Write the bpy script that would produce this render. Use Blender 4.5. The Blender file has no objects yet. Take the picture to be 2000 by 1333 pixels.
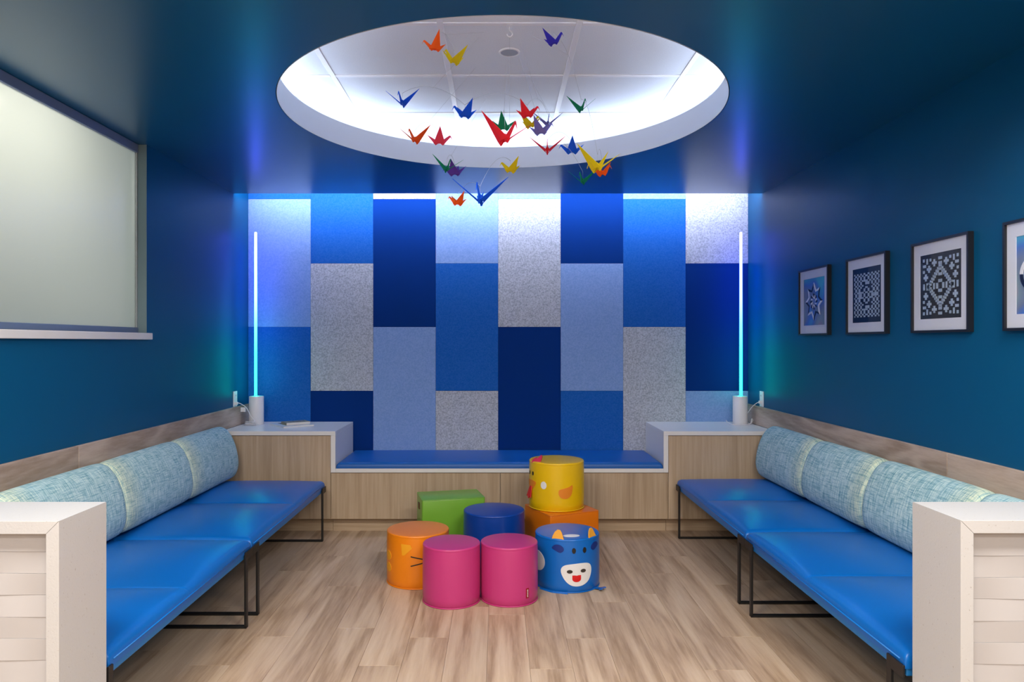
import bpy, bmesh, math, random
from mathutils import Vector, Matrix
random.seed(7)
C = bpy.context.scene.collection
SC = bpy.context.scene
PI = math.pi

# ------------------------------------------------------------------ camera, world, exposure, large lights
F = 1386.0
HC = 1.345
cam = bpy.data.cameras.new('camera'); co = bpy.data.objects.new('camera', cam); C.objects.link(co)
co.location = (0, 0, HC); co.rotation_euler = (PI/2, 0, 0)
cam.sensor_width = 36; cam.lens = F/2000*36
cam.shift_x = 27/2000; cam.shift_y = 2.5/2000; cam.clip_start = 0.05
SC.camera = co
SC.view_settings.view_transform = 'Standard'; SC.view_settings.look = 'None'
SC.view_settings.gamma = 1; SC.view_settings.use_curve_mapping = False
SC.view_settings.exposure = 1.0
w = bpy.data.worlds.new('world'); SC.world = w; w.use_nodes = True
w.node_tree.nodes['Background'].inputs[0].default_value = (1, .95, .9, 1)
w.node_tree.nodes['Background'].inputs[1].default_value = 0.12

def area(name, loc, size, power, col, rot=(0, 0, 0), spread=None):
    l = bpy.data.lights.new(name, 'AREA'); l.shape = 'RECTANGLE'; l.size, l.size_y = size
    l.energy = power; l.color = col
    if spread: l.spread = spread
    o = bpy.data.objects.new(name, l); C.objects.link(o); o.location = loc; o.rotation_euler = rot
    return o
# unseen overhead light of the camera's room; near pair added to brighten alcove floor
for i, (x, y, p) in enumerate(((-1.1, 1.15, 36), (1.1, 1.15, 36), (-1.35, -.9, 22), (1.35, -.9, 22), (0, -2.4, 40))):
    area('room_fill', (x, y, 2.68), (1.2, .6), p, (1, .945, .885))
# lamp of the room behind the frosted window
area('window_room_lamp', (-2.50, 2.80, 2.38), (.35, 1.2), 2.8, (1, .95, .82), (0, math.radians(-50), 0))
area('window_room_lamp', (-3.3, 3.6, 1.9), (1.6, 1.6), 3.7, (.90, 1.0, .98), (0, -PI/2, 0))

LED_DOME, LED_SLOT = 11.0, 42.0
DOME_COL, SLOT_COL = (.68, .81, 1.0), (.70, .75, 1.0)

# ------------------------------------------------------------------ materials
def mat(name, col, rough=.5, spec=.5, metal=0.0, coat=0.0, bump=None):
    m = bpy.data.materials.new(name); m.use_nodes = True
    b = m.node_tree.nodes['Principled BSDF']
    b.inputs['Base Color'].default_value = (*col, 1); b.inputs['Roughness'].default_value = rough
    b.inputs['Specular IOR Level'].default_value = spec; b.inputs['Metallic'].default_value = metal
    b.inputs['Coat Weight'].default_value = coat
    if bump:
        n = m.node_tree.nodes; l = m.node_tree.links
        tc = n.new('ShaderNodeTexCoord'); t = n.new('ShaderNodeTexNoise'); t.inputs['Scale'].default_value = bump[0]
        t.inputs['Detail'].default_value = 3
        bp = n.new('ShaderNodeBump'); bp.inputs['Strength'].default_value = bump[1]; bp.inputs['Distance'].default_value = .002
        l.new(tc.outputs['Object'], t.inputs['Vector']); l.new(t.outputs['Fac'], bp.inputs['Height']); l.new(bp.outputs['Normal'], b.inputs['Normal'])
    return m

def ramp(n, stops):
    r = n.new('ShaderNodeValToRGB'); e = r.color_ramp.elements
    while len(e) < len(stops): e.new(.5)
    for k, (p, c) in enumerate(stops): e[k].position = p; e[k].color = (*c, 1)
    return r

def speckle(name, col, col2, scale=220, rough=.9, lo=.38, hi=.62, spec=.2, detail=4):
    m = mat(name, col, rough, spec); n = m.node_tree.nodes; l = m.node_tree.links; b = n['Principled BSDF']
    tc = n.new('ShaderNodeTexCoord'); t = n.new('ShaderNodeTexNoise')
    t.inputs['Scale'].default_value = scale; t.inputs['Detail'].default_value = detail; t.inputs['Roughness'].default_value = .7
    r = ramp(n, ((lo, col2), (hi, col)))
    l.new(tc.outputs['Object'], t.inputs['Vector']); l.new(t.outputs['Fac'], r.inputs['Fac']); l.new(r.outputs['Color'], b.inputs['Base Color'])
    bp = n.new('ShaderNodeBump'); bp.inputs['Strength'].default_value = .25; bp.inputs['Distance'].default_value = .002
    l.new(t.outputs['Fac'], bp.inputs['Height']); l.new(bp.outputs['Normal'], b.inputs['Normal'])
    return m

def wood(name, cols, axis, fine=60, wave=5.0, rough=.5, spec=.35, rand=.5, stretch=.05, wdist=2.5, wmix=.5):
    """grain along axis (0,1,2); cols dark..light"""
    m = mat(name, cols[0], rough, spec); n = m.node_tree.nodes; l = m.node_tree.links; b = n['Principled BSDF']
    tc = n.new('ShaderNodeTexCoord'); oi = n.new('ShaderNodeObjectInfo')
    off = n.new('ShaderNodeVectorMath'); off.operation = 'MULTIPLY_ADD'
    cmb = n.new('ShaderNodeCombineXYZ')
    for k in range(3): l.new(oi.outputs['Random'], cmb.inputs[k])
    l.new(cmb.outputs[0], off.inputs[0]); off.inputs[1].default_value = (17.3, 31.7, 23.1); l.new(tc.outputs['Object'], off.inputs[2])
    mp = n.new('ShaderNodeMapping'); s = [1, 1, 1]; s[axis] = stretch; mp.inputs['Scale'].default_value = s
    l.new(off.outputs[0], mp.inputs['Vector'])
    f1 = n.new('ShaderNodeTexNoise'); f1.inputs['Scale'].default_value = fine; f1.inputs['Detail'].default_value = 6; f1.inputs['Roughness'].default_value = .65
    l.new(mp.outputs[0], f1.inputs['Vector'])
    mp2 = n.new('ShaderNodeMapping'); s2 = [1, 1, 1]; s2[axis] = stretch*1.6; mp2.inputs['Scale'].default_value = s2
    l.new(off.outputs[0], mp2.inputs['Vector'])
    f2 = n.new('ShaderNodeTexNoise'); f2.inputs['Scale'].default_value = wave; f2.inputs['Detail'].default_value = 2; f2.inputs['Distortion'].default_value = .6
    l.new(mp2.outputs[0], f2.inputs['Vector'])
    mu = n.new('ShaderNodeMath'); mu.operation = 'MULTIPLY'; mu.inputs[1].default_value = wdist*10
    l.new(f2.outputs['Fac'], mu.inputs[0])
    sn = n.new('ShaderNodeMath'); sn.operation = 'SINE'; l.new(mu.outputs[0], sn.inputs[0])
    sc = n.new('ShaderNodeMath'); sc.operation = 'MULTIPLY_ADD'; sc.inputs[1].default_value = .5; sc.inputs[2].default_value = .5; l.new(sn.outputs[0], sc.inputs[0])
    mx = n.new('ShaderNodeMix'); mx.data_type = 'FLOAT'; mx.inputs['Factor'].default_value = wmix
    l.new(f1.outputs['Fac'], mx.inputs[2]); l.new(sc.outputs[0], mx.inputs[3])
    r = ramp(n, tuple((.25 + .5*k/(len(cols)-1), c) for k, c in enumerate(cols)))
    l.new(mx.outputs[0], r.inputs['Fac'])
    # each piece a little lighter or darker
    hv = n.new('ShaderNodeHueSaturation'); mr = n.new('ShaderNodeMapRange')
    mr.inputs['To Min'].default_value = 1-rand*.5; mr.inputs['To Max'].default_value = 1+rand*.5
    l.new(oi.outputs['Random'], mr.inputs['Value']); l.new(mr.outputs[0], hv.inputs['Value'])
    l.new(r.outputs['Color'], hv.inputs['Color']); l.new(hv.outputs['Color'], b.inputs['Base Color'])
    bp = n.new('ShaderNodeBump'); bp.inputs['Strength'].default_value = .12; bp.inputs['Distance'].default_value = .001
    l.new(f1.outputs['Fac'], bp.inputs['Height']); l.new(bp.outputs['Normal'], b.inputs['Normal'])
    return m

def emit(name, col, s):
    m = bpy.data.materials.new(name); m.use_nodes = True; n = m.node_tree.nodes; n.remove(n['Principled BSDF'])
    e = n.new('ShaderNodeEmission'); e.inputs[0].default_value = (*col, 1); e.inputs[1].default_value = s
    m.node_tree.links.new(e.outputs[0], n['Material Output'].inputs[0]); return m

M = {}
M['paint'] = mat('blue_paint', (.0012, .086, .20), .40, .18)
M['ceil'] = mat('blue_ceiling_paint', (.0022, .078, .185), .29, .6)
M['white'] = mat('white_paint', (.80, .80, .82), .6, .3)
M['drum'] = mat('white_drum_blue_cast', (.70, .76, .88), .55, .3)  # white drum; blue light from the felt wall mixed into its colour
M['offwhite'] = mat('offwhite_paint', (.78, .76, .73), .7, .3)
M['tile'] = speckle('acoustic_tile_blue_cast', (.83, .88, .95), (.72, .77, .84), 260, .9, .3, .6)  # bluish cast of the light put into the tile colour too
M['gridbar'] = mat('white_grid_metal', (.85, .85, .87), .4, .4)
M['grey'] = speckle('grey_felt', (.56, .595, .65), (.30, .325, .375), 95, 1, .36, .60)
M['light'] = speckle('periwinkle_felt', (.265, .40, .71), (.19, .33, .63), 95, 1)
M['mid'] = speckle('royal_felt', (.026, .135, .49), (.001, .105, .42), 95, 1, .3, .7)
M['navy'] = mat('navy_felt', (.001, .031, .19), 1, .15, bump=(200, .2))
M['quartz'] = speckle('white_quartz', (.54, .535, .53), (.40, .375, .35), 130, .35, .26, .33, .45, 2)
M['solid'] = mat('white_solid_surface', (.78, .76, .74), .28, .5)
M['relief'] = mat('white_relief_tile', (.52, .50, .495), .5, .4)
M['leather'] = mat('blue_vinyl', (.0012, .125, .46), .33, .42, bump=(350, .06))
M['leather2'] = mat('blue_vinyl_bench', (.0015, .095, .38), .40, .40, bump=(350, .06))
M['piping'] = mat('blue_vinyl_piping', (.0015, .15, .50), .35, .4)
M['rim'] = mat('blue_seat_rim', (.01, .17, .47), .45, .4)
M['black'] = mat('black_powder_coat', (.012, .011, .011), .45, .4)
M['frame'] = mat('black_frame', (.010, .012, .018), .35, .4)
M['oakv'] = wood('oak_cabinet', ((.36, .255, .165), (.46, .34, .225), (.55, .42, .295)), 2, 70, 9, .5, .3, .06, .03, 1.5, .2)
M['oakk'] = wood('oak_toe_kick', ((.36, .255, .165), (.46, .34, .225), (.55, .42, .295)), 0, 70, 9, .5, .3, .06, .03, 1.5, .2)
M['rail'] = wood('greyed_oak_rail', ((.32, .235, .175), (.43, .33, .26), (.53, .42, .34)), 1, 70, 5, .5, .3, .06, .12, 3.0, .35)
M['plank'] = wood('floor_oak', ((.32, .21, .125), (.50, .355, .235), (.60, .455, .315)), 1, 55, 6, .42, .4, .12, .06, 2.0, .28)
M['slab'] = mat('floor_underlay', (.16, .11, .07), .7)
M['wglass'] = None
M['alu'] = mat('blue_grey_track', (.16, .22, .36), .45, .5)
M['jamb'] = mat('grey_jamb', (.16, .235, .265), .5, .4)
M['silver'] = mat('grey_metal', (.45, .47, .5), .35, .5, .6)
M['plastic'] = mat('white_plastic', (.80, .80, .82), .35, .5)
M['mat'] = mat('white_mat_board', (.66, .70, .80), .8, .2)
M['dark'] = mat('charcoal_paper', (.012, .016, .026), .7, .2)
M['darkb'] = mat('navy_paper', (.004, .014, .05), .7, .2)
M['strip'] = speckle('silver_paper', (.40, .50, .60), (.28, .38, .52), 60, .35, .4, .6, .6)
M['wpaper'] = mat('white_paper', (.75, .78, .85), .6, .3)
M['npaper'] = mat('dark_navy_paper', (.006, .012, .04), .6, .3)

def foil():
    m = mat('holographic_paper', (.2, .3, .5), .3, .6); n = m.node_tree.nodes; l = m.node_tree.links; b = n['Principled BSDF']
    tc = n.new('ShaderNodeTexCoord'); t = n.new('ShaderNodeTexNoise'); t.inputs['Scale'].default_value = 4.5; t.inputs['Detail'].default_value = 1
    r = ramp(n, ((.30, (.06, .42, .55)), (.42, (.05, .16, .55)), (.52, (.17, .22, .34)), (.62, (.20, .30, .36)), (.72, (.40, .22, .34))))
    l.new(tc.outputs['Object'], t.inputs['Vector']); l.new(t.outputs['Fac'], r.inputs['Fac']); l.new(r.outputs['Color'], b.inputs['Base Color'])
    return m
M['foil'] = foil()

def pane():
    m = bpy.data.materials.new('picture_glass'); m.use_nodes = True; n = m.node_tree.nodes; l = m.node_tree.links; n.remove(n['Principled BSDF'])
    fr = n.new('ShaderNodeFresnel'); fr.inputs[0].default_value = 1.45
    t = n.new('ShaderNodeBsdfTransparent'); g = n.new('ShaderNodeBsdfGlossy'); g.inputs['Roughness'].default_value = .02
    ge = n.new('ShaderNodeNewGeometry'); iv = n.new('ShaderNodeMath'); iv.operation = 'SUBTRACT'; iv.inputs[0].default_value = 1; l.new(ge.outputs['Backfacing'], iv.inputs[1])
    ml = n.new('ShaderNodeMath'); ml.operation = 'MULTIPLY'; l.new(fr.outputs[0], ml.inputs[0]); l.new(iv.outputs[0], ml.inputs[1])
    x = n.new('ShaderNodeMixShader'); l.new(ml.outputs[0], x.inputs[0]); l.new(t.outputs[0], x.inputs[1]); l.new(g.outputs[0], x.inputs[2])
    l.new(x.outputs[0], n['Material Output'].inputs[0]); return m
M['pane'] = pane()

def frosted():
    m = bpy.data.materials.new('frosted_glass'); m.use_nodes = True; n = m.node_tree.nodes; l = m.node_tree.links; n.remove(n['Principled BSDF'])
    t = n.new('ShaderNodeBsdfTranslucent'); t.inputs[0].default_value = (.83, .86, .83, 1)
    g = n.new('ShaderNodeBsdfRefraction'); g.inputs['Roughness'].default_value = .55; g.inputs['IOR'].default_value = 1.05
    gl = n.new('ShaderNodeBsdfGlossy'); gl.inputs['Roughness'].default_value = .25
    x = n.new('ShaderNodeMixShader'); x.inputs[0].default_value = .35; l.new(t.outputs[0], x.inputs[1]); l.new(g.outputs[0], x.inputs[2])
    y = n.new('ShaderNodeMixShader'); y.inputs[0].default_value = .05; l.new(x.outputs[0], y.inputs[1]); l.new(gl.outputs[0], y.inputs[2])
    l.new(y.outputs[0], n['Material Output'].inputs[0]); return m
M['wglass'] = frosted()

def weave():
    m = mat('teal_weave', (.25, .42, .47), .85, .2); n = m.node_tree.nodes; l = m.node_tree.links; b = n['Principled BSDF']
    uv = n.new('ShaderNodeUVMap'); oi = n.new('ShaderNodeObjectInfo')
    def streak(sx, sy, scale):
        mp = n.new('ShaderNodeMapping'); mp.inputs['Scale'].default_value = (sx, sy, 1); l.new(uv.outputs[0], mp.inputs['Vector'])
        t = n.new('ShaderNodeTexNoise'); t.noise_dimensions = '4D'; t.inputs['Scale'].default_value = scale; t.inputs['Detail'].default_value = 2; t.inputs['Roughness'].default_value = .6
        mw = n.new('ShaderNodeMath'); mw.operation = 'MULTIPLY'; mw.inputs[1].default_value = 50; l.new(oi.outputs['Random'], mw.inputs[0])
        l.new(mw.outputs[0], t.inputs['W']); l.new(mp.outputs[0], t.inputs['Vector']); return t
    a = streak(1, .06, 260); c = streak(.05, 1, 260)
    sp = n.new('ShaderNodeSeparateXYZ'); l.new(uv.outputs[0], sp.inputs[0])
    base = ramp(n, ((.34, (.17, .36, .42)), (.46, (.36, .56, .60)), (.60, (.57, .73, .72))))
    l.new(a.outputs['Fac'], base.inputs['Fac'])
    yel = ramp(n, ((.36, (.30, .46, .46)), (.47, (.52, .62, .50)), (.60, (.72, .78, .58))))
    l.new(a.outputs['Fac'], yel.inputs['Fac'])
    # a pale yellow band woven in near one end (uv.x is metres from that end)
    bd = n.new('ShaderNodeMapRange'); bd.inputs['From Min'].default_value = .03; bd.inputs['From Max'].default_value = .17
    bd.inputs['To Min'].default_value = .85; bd.inputs['To Max'].default_value = 0
    l.new(sp.outputs['X'], bd.inputs['Value'])
    jit = n.new('ShaderNodeMath'); jit.operation = 'MULTIPLY_ADD'; jit.inputs[1].default_value = .9; jit.inputs[2].default_value = -.45; l.new(a.outputs['Fac'], jit.inputs[0])
    ad = n.new('ShaderNodeMath'); ad.operation = 'ADD'; ad.use_clamp = True; l.new(bd.outputs[0], ad.inputs[0]); l.new(jit.outputs[0], ad.inputs[1])
    x1 = n.new('ShaderNodeMix'); x1.data_type = 'RGBA'; l.new(ad.outputs[0], x1.inputs[0]); l.new(base.outputs[0], x1.inputs[6]); l.new(yel.outputs[0], x1.inputs[7])
    cr = ramp(n, ((.40, (.52, .68, .76)), (.50, (1, 1, 1)), (.64, (1.0, 1.0, 1.0))))
    l.new(c.outputs['Fac'], cr.inputs['Fac'])
    x2 = n.new('ShaderNodeMix'); x2.data_type = 'RGBA'; x2.blend_type = 'MULTIPLY'; x2.inputs[0].default_value = 1
    l.new(x1.outputs[2], x2.inputs[6]); l.new(cr.outputs[0], x2.inputs[7])
    l.new(x2.outputs[2], b.inputs['Base Color'])
    bp = n.new('ShaderNodeBump'); bp.inputs['Strength'].default_value = .3; bp.inputs['Distance'].default_value = .002
    l.new(c.outputs['Fac'], bp.inputs['Height']); l.new(bp.outputs[0], b.inputs['Normal'])
    return m
M['weave'] = weave()

def tube_mat(name, ztop):
    m = bpy.data.materials.new(name); m.use_nodes = True; n = m.node_tree.nodes; l = m.node_tree.links; n.remove(n['Principled BSDF'])
    tc = n.new('ShaderNodeTexCoord'); sp = n.new('ShaderNodeSeparateXYZ'); l.new(tc.outputs['Object'], sp.inputs[0])
    mr = n.new('ShaderNodeMapRange'); mr.inputs['From Max'].default_value = ztop; l.new(sp.outputs['Z'], mr.inputs['Value'])
    r = ramp(n, ((0, (.006, .60, .42)), (.28, (.008, .55, .52)), (.45, (.02, .30, .80)), (.60, (.045, .18, .88)), (.80, (.05, .11, .93)), (1, (.065, .08, .95))))
    l.new(mr.outputs[0], r.inputs['Fac'])
    e = n.new('ShaderNodeEmission'); e.inputs[1].default_value = 10.0; l.new(r.outputs[0], e.inputs[0])
    l.new(e.outputs[0], n['Material Output'].inputs[0]); return m

def stool_vinyl(name, col): return mat(name, col, .30, .5, bump=(300, .04))
M['s_pink'] = stool_vinyl('pink_vinyl', (.51, .037, .18))
M['s_orange'] = stool_vinyl('orange_vinyl', (.80, .22, .004))
M['s_cube'] = stool_vinyl('deep_orange_vinyl', (.72, .17, .004))
M['s_green'] = stool_vinyl('green_vinyl', (.17, .40, .035))
M['s_yellow'] = stool_vinyl('yellow_vinyl', (.78, .48, .002))
M['s_blue'] = stool_vinyl('cobalt_vinyl', (.002, .045, .29))
M['s_cow'] = stool_vinyl('bright_blue_vinyl', (.003, .13, .50))
M['a_white'] = mat('white_applique', (.75, .74, .73), .55)
M['a_black'] = mat('black_applique', (.010, .009, .009), .5)
M['a_brown'] = mat('dark_brown_applique', (.035, .026, .02), .5)
M['a_red'] = mat('red_applique', (.62, .004, .006), .5)
M['a_navy'] = mat('navy_applique', (.003, .025, .20), .5)
M['a_orange'] = mat('orange_applique', (.75, .22, .01), .5)
M['a_gold'] = mat('gold_applique', (.80, .36, .03), .5)
M['a_yel'] = mat('yellow_applique', (.82, .34, .006), .5)
M['a_comb'] = mat('crimson_applique', (.55, .02, .09), .5)
M['tag'] = mat('dark_red_tag', (.30, .004, .012), .6)

# ------------------------------------------------------------------ mesh helpers
class MB:
    def __init__(s): s.v = []; s.f = []; s.uv = None
    def add(s, vs, fs):
        k = len(s.v); s.v += [tuple(p) for p in vs]; s.f += [tuple(i+k for i in f) for f in fs]; return s
    def box(s, a, b, bev=0.0, seg=2):
        x0, y0, z0 = (min(a[i], b[i]) for i in range(3)); x1, y1, z1 = (max(a[i], b[i]) for i in range(3))
        vs = [(x0,y0,z0),(x1,y0,z0),(x1,y1,z0),(x0,y1,z0),(x0,y0,z1),(x1,y0,z1),(x1,y1,z1),(x0,y1,z1)]
        fs = [(0,3,2,1),(4,5,6,7),(0,1,5,4),(1,2,6,5),(2,3,7,6),(3,0,4,7)]
        if bev <= 0: return s.add(vs, fs)
        bm = bmesh.new(); V = [bm.verts.new(p) for p in vs]
        for f in fs: bm.faces.new([V[i] for i in f])
        bmesh.ops.bevel(bm, geom=list(bm.edges), offset=bev, segments=seg, affect='EDGES', profile=.5)
        bm.verts.index_update()
        s.add([v.co[:] for v in bm.verts], [[v.index for v in f.verts] for f in bm.faces]); bm.free(); return s
    def lathe(s, prof, n=48, c=(0, 0, 0), cap=True):
        """prof: (r,z) from bottom to top"""
        vs = []; fs = []
        for r, z in prof:
            for i in range(n):
                a = 2*PI*i/n; vs.append((c[0]+r*math.cos(a), c[1]+r*math.sin(a), c[2]+z))
        for k in range(len(prof)-1):
            for i in range(n):
                j = (i+1) % n; fs.append((k*n+i, k*n+j, (k+1)*n+j, (k+1)*n+i))
        if cap:
            fs.append(tuple(reversed(range(n)))); fs.append(tuple((len(prof)-1)*n+i for i in range(n)))
        return s.add(vs, fs)
    def tube(s, pts, r, n=6, closed=False, r1=None):
        pts = [Vector(p) for p in pts]; N = len(pts); vs = []; fs = []
        up = None
        for k in range(N):
            a = pts[k-1] if (k > 0 or closed) else pts[k]; b = pts[(k+1) % N] if (k < N-1 or closed) else pts[k]
            t = (b-a).normalized()
            if up is None: up = Vector((0, 0, 1)) if abs(t.z) < .9 else Vector((1, 0, 0))
            x = t.cross(up).normalized(); up = x.cross(t).normalized()
            rr = r if r1 is None else r+(r1-r)*k/(N-1)
            for i in range(n):
                an = 2*PI*i/n; vs.append(pts[k]+x*(rr*math.cos(an))+up*(rr*math.sin(an)))
        for k in range(N if closed else N-1):
            q = (k+1) % N
            for i in range(n):
                j = (i+1) % n; fs.append((k*n+i, k*n+j, q*n+j, q*n+i))
        if not closed: fs += [tuple(reversed(range(n))), tuple((N-1)*n+i for i in range(n))]
        return s.add(vs, fs)
    def prism(s, poly, fn, t):
        """poly: 2-D outline, fn(u,v,w)->3-D point, w from 0 to t"""
        n = len(poly); vs = [fn(u, v, 0) for u, v in poly]+[fn(u, v, t) for u, v in poly]
        fs = [tuple(reversed(range(n))), tuple(range(n, 2*n))]+[(i, (i+1) % n, n+(i+1) % n, n+i) for i in range(n)]
        return s.add(vs, fs)

def link(name, mb, m, parent=None, smooth=False, center=True, mats=None, fix=True):
    me = bpy.data.meshes.new(name)
    vs = [Vector(p) for p in mb.v]
    org = Vector((0, 0, 0))
    if center and vs:
        lo = Vector([min(p[i] for p in vs) for i in range(3)]); hi = Vector([max(p[i] for p in vs) for i in range(3)])
        org = (lo+hi)/2; org.z = lo.z
    me.from_pydata([p-org for p in vs], [], mb.f)
    if fix:
        bm = bmesh.new(); bm.from_mesh(me); bmesh.ops.recalc_face_normals(bm, faces=bm.faces); bm.to_mesh(me); bm.free()
    if m: me.materials.append(m)
    if smooth:
        for p in me.polygons: p.use_smooth = True
        if smooth is not True: me.set_sharp_from_angle(angle=math.radians(smooth))
    me.update()
    o = bpy.data.objects.new(name, me); C.objects.link(o); o.location = org
    if parent: o.parent = parent
    return o

def empty(name, label, cat, loc=(0, 0, 0), rz=0, group=None):
    o = bpy.data.objects.new(name, None); C.objects.link(o); o.location = loc; o.rotation_euler = (0, 0, rz); o.empty_display_size = .1
    o['label'] = label; o['category'] = cat
    if group: o['group'] = group
    return o
def tag(o, label, cat, group=None):
    o['label'] = label; o['category'] = cat
    if group: o['group'] = group
    return o
def struct(name, mb, m, smooth=False, label=None):
    o = link(name, mb, m, None, smooth); o['kind'] = 'structure'
    o['category'] = name.split('_')[0].split('.')[0]
    if label: o['label'] = label
    return o
def PX(px, d): return (px-973)/F*d
def PZ(py, d): return HC-(py-669)/F*d

# ------------------------------------------------------------------ room shell
W = 1.971; DB = 5.594; DE = 5.288; ZC = 2.4546
YC = 1.75                                  # front edge of the lowered blue ceiling
Y0 = 1.0                                   # where the alcove opens to the camera's room
CX, CY, R1, R2 = .020, 3.457, 1.0536, 1.302
ZD, ZT = 2.585, 2.739

floor = struct('floor', MB().box((-4.2, -4, -.06), (4.2, DB+.1, -.006)), M['slab'], label='light oak plank floor running towards the back wall')
pw, pl = .178, 1.22
ends = {-7: 3.242, -6: 3.912, -5: 3.338, -4: 2.95, -3: 3.23, -1: 3.50, 0: 2.92, 1: 3.222, 4: 2.91, 5: 3.24, 6: 3.937}
pcache = {}
for k in range(-12, 12):
    xa, xb = max(-W, .131+pw*k), min(W, .131+pw*(k+1))
    if xb-xa < .02: continue
    e = ends.get(k, 2.3+random.random()*pl)
    while e > 1.5: e -= pl
    y = e
    while y < 5.07:
        ya, yb = max(y, 1.3), min(y+pl, 5.068); y += pl
        if yb-ya < .03: continue
        g = .0004
        key = (round(xb-xa, 3), round(yb-ya, 3))
        if key not in pcache:
            hx, hy = (xb-xa)/2-g, (yb-ya)/2-g
            pcache[key] = link('plank', MB().box((-hx, -hy, -.006), (hx, hy, 0), .0006, 1), M['plank'], floor, center=False)
            o = pcache[key]
        else:
            o = pcache[key].copy(); C.objects.link(o); o.parent = floor
        o.location = Vector(((xa+xb)/2, (ya+yb)/2, 0))-floor.location
# planks of the camera's room, out of view below the frame
link('front_flooring', MB().box((-4.2, -4, -.006), (4.2, 1.298, 0)), M['plank'], floor).location -= floor.location

# left wall, with the window opening
WY0, WY1, WZ = 2.25, 3.982, 1.397
lw = MB().box((-W-.13, Y0, 0), (-W, DB+.1, WZ)).box((-W-.13, WY1, WZ), (-W, DB+.1, 2.95)).box((-W-.13, Y0, WZ), (-W, WY0, 2.95))
struct('wall_left', lw, M['paint'], label='deep blue painted side wall with a frosted window')
struct('wall_right', MB().box((W, Y0, 0), (W+.13, DB+.1, 2.95)), M['paint'], label='deep blue painted side wall with framed pictures')
wb = struct('wall_back', MB().box((-W, DB+.014, 0), (W, DB+.1, 2.95)), M['paint'], label='back wall clad in blue and grey felt panels')
pwid = 2*W/8
evenb = [.0, .457, 1.466, 2.475, 2.95]; oddb = [.0, .9616, 1.967, 2.95]
cols = {0: 'x mid light mid', 1: 'navy grey mid', 2: 'x light navy grey', 3: 'grey mid light', 4: 'x navy grey light',
        5: 'mid light navy', 6: 'x grey mid light', 7: 'light navy grey'}
LAB = {'mid': 'royal blue felt panel', 'light': 'periwinkle felt panel', 'grey': 'speckled grey felt panel', 'navy': 'navy felt panel'}
for c in range(8):
    bs = evenb if c % 2 == 0 else oddb
    for k, cn in enumerate(cols[c].split()):
        if cn == 'x': continue
        g = .0006
        o = link('felt_panel', MB().box((-W+c*pwid+g, DB, max(bs[k], .42)+g), (-W+(c+1)*pwid-g, DB+.014, bs[k+1]-g), .0012, 1), M[cn], wb)
        o.location -= wb.location; o['label'] = LAB[cn]

# blue ceiling with the round opening
def ceil_sheet(z):
    x0, x1, y0, y1 = -W-.13, W+.13, YC, DE
    an = sorted(set([2*PI*i/144 for i in range(144)]+[math.atan2(y-CY, x-CX) % (2*PI) for x in (x0, x1) for y in (y0, y1)]))
    inn, out = [], []
    for a in an:
        dx, dy = math.cos(a), math.sin(a)
        t = min([((x1 if dx > 0 else x0)-CX)/dx if abs(dx) > 1e-9 else 1e9, ((y1 if dy > 0 else y0)-CY)/dy if abs(dy) > 1e-9 else 1e9])
        inn.append((CX+R1*dx, CY+R1*dy, z)); out.append((CX+t*dx, CY+t*dy, z))
    return inn, out
cm = MB(); i0, o0 = ceil_sheet(ZC); i1, o1 = ceil_sheet(ZC+.045); n = len(i0)
cm.add(i0+o0+i1+o1, sum([[(i, n+i, n+(i+1) % n, (i+1) % n), (2*n+i, 2*n+(i+1) % n, 3*n+(i+1) % n, 3*n+i),
        (i, (i+1) % n, 2*n+(i+1) % n, 2*n+i), (n+i, 3*n+i, 3*n+(i+1) % n, n+(i+1) % n)] for i in range(n)], []))
ceil = struct('ceiling', cm, M['ceil'], label='glossy dark blue lowered ceiling with a round lit opening')
def cpart(name, mb, m, smooth=False):
    o = link(name, mb, m, ceil, smooth); o.location -= ceil.location; return o
cpart('drum_ring', MB().lathe([(R1-.004, ZC-.001), (R1-.004, ZD), (R1+.016, ZD), (R1+.016, ZC+.05)], 144, (CX, CY, 0), False), M['drum'], 40)
cpart('cove_ledge', MB().lathe([(R1+.016, ZC+.085), (R2, ZC+.085)], 96, (CX, CY, 0), False), M['white'])
cpart('cove_wall', MB().lathe([(R2, ZC+.085), (R2, ZT+.006), (R2+.02, ZT+.006), (R2+.02, ZC+.085)], 144, (CX, CY, 0), False), M['white'], 40)
ring = [(CX+1.185*math.cos(2*PI*i/96), CY+1.185*math.sin(2*PI*i/96), ZC+.098) for i in range(96)]
cpart('light_strip', MB().tube(ring, .008, 6, True), emit('cove_led', DOME_COL, LED_DOME), True)
gx = [-1.475+.61*k for k in range(6)]; gy = [3.111+.6055*k for k in range(-2, 4)]
tcache = None
for i in range(5):
    for j in range(5):
        o = cpart('ceiling_tile', MB().box((gx[i]+.012, gy[j]+.012, ZT+.004), (gx[i+1]-.012, gy[j+1]-.012, ZT+.018), .002, 1), M['tile'])
for x in gx: cpart('grid_bar', MB().box((x-.0135, gy[0], ZT), (x+.0135, gy[-1], ZT+.03), .001, 1), M['gridbar'])
for y in gy:
    for i in range(5): cpart('grid_bar', MB().box((gx[i]+.0138, y-.0135, ZT), (gx[i+1]-.0138, y+.0135, ZT+.03), .001, 1), M['gridbar'])
cpart('sprinkler_cover', MB().lathe([(.0, -.002), (.040, -.002), (.042, 0), (.042, .0035)], 40, (.054, 3.41, ZT)), mat('grey_cover', (.40, .43, .48), .5), 40)
cpart('cover_rim', MB().lathe([(.043, .003), (.043, -.004), (.050, -.002), (.051, .003)], 40, (.054, 3.41, ZT), False), M['gridbar'], 40)
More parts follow.
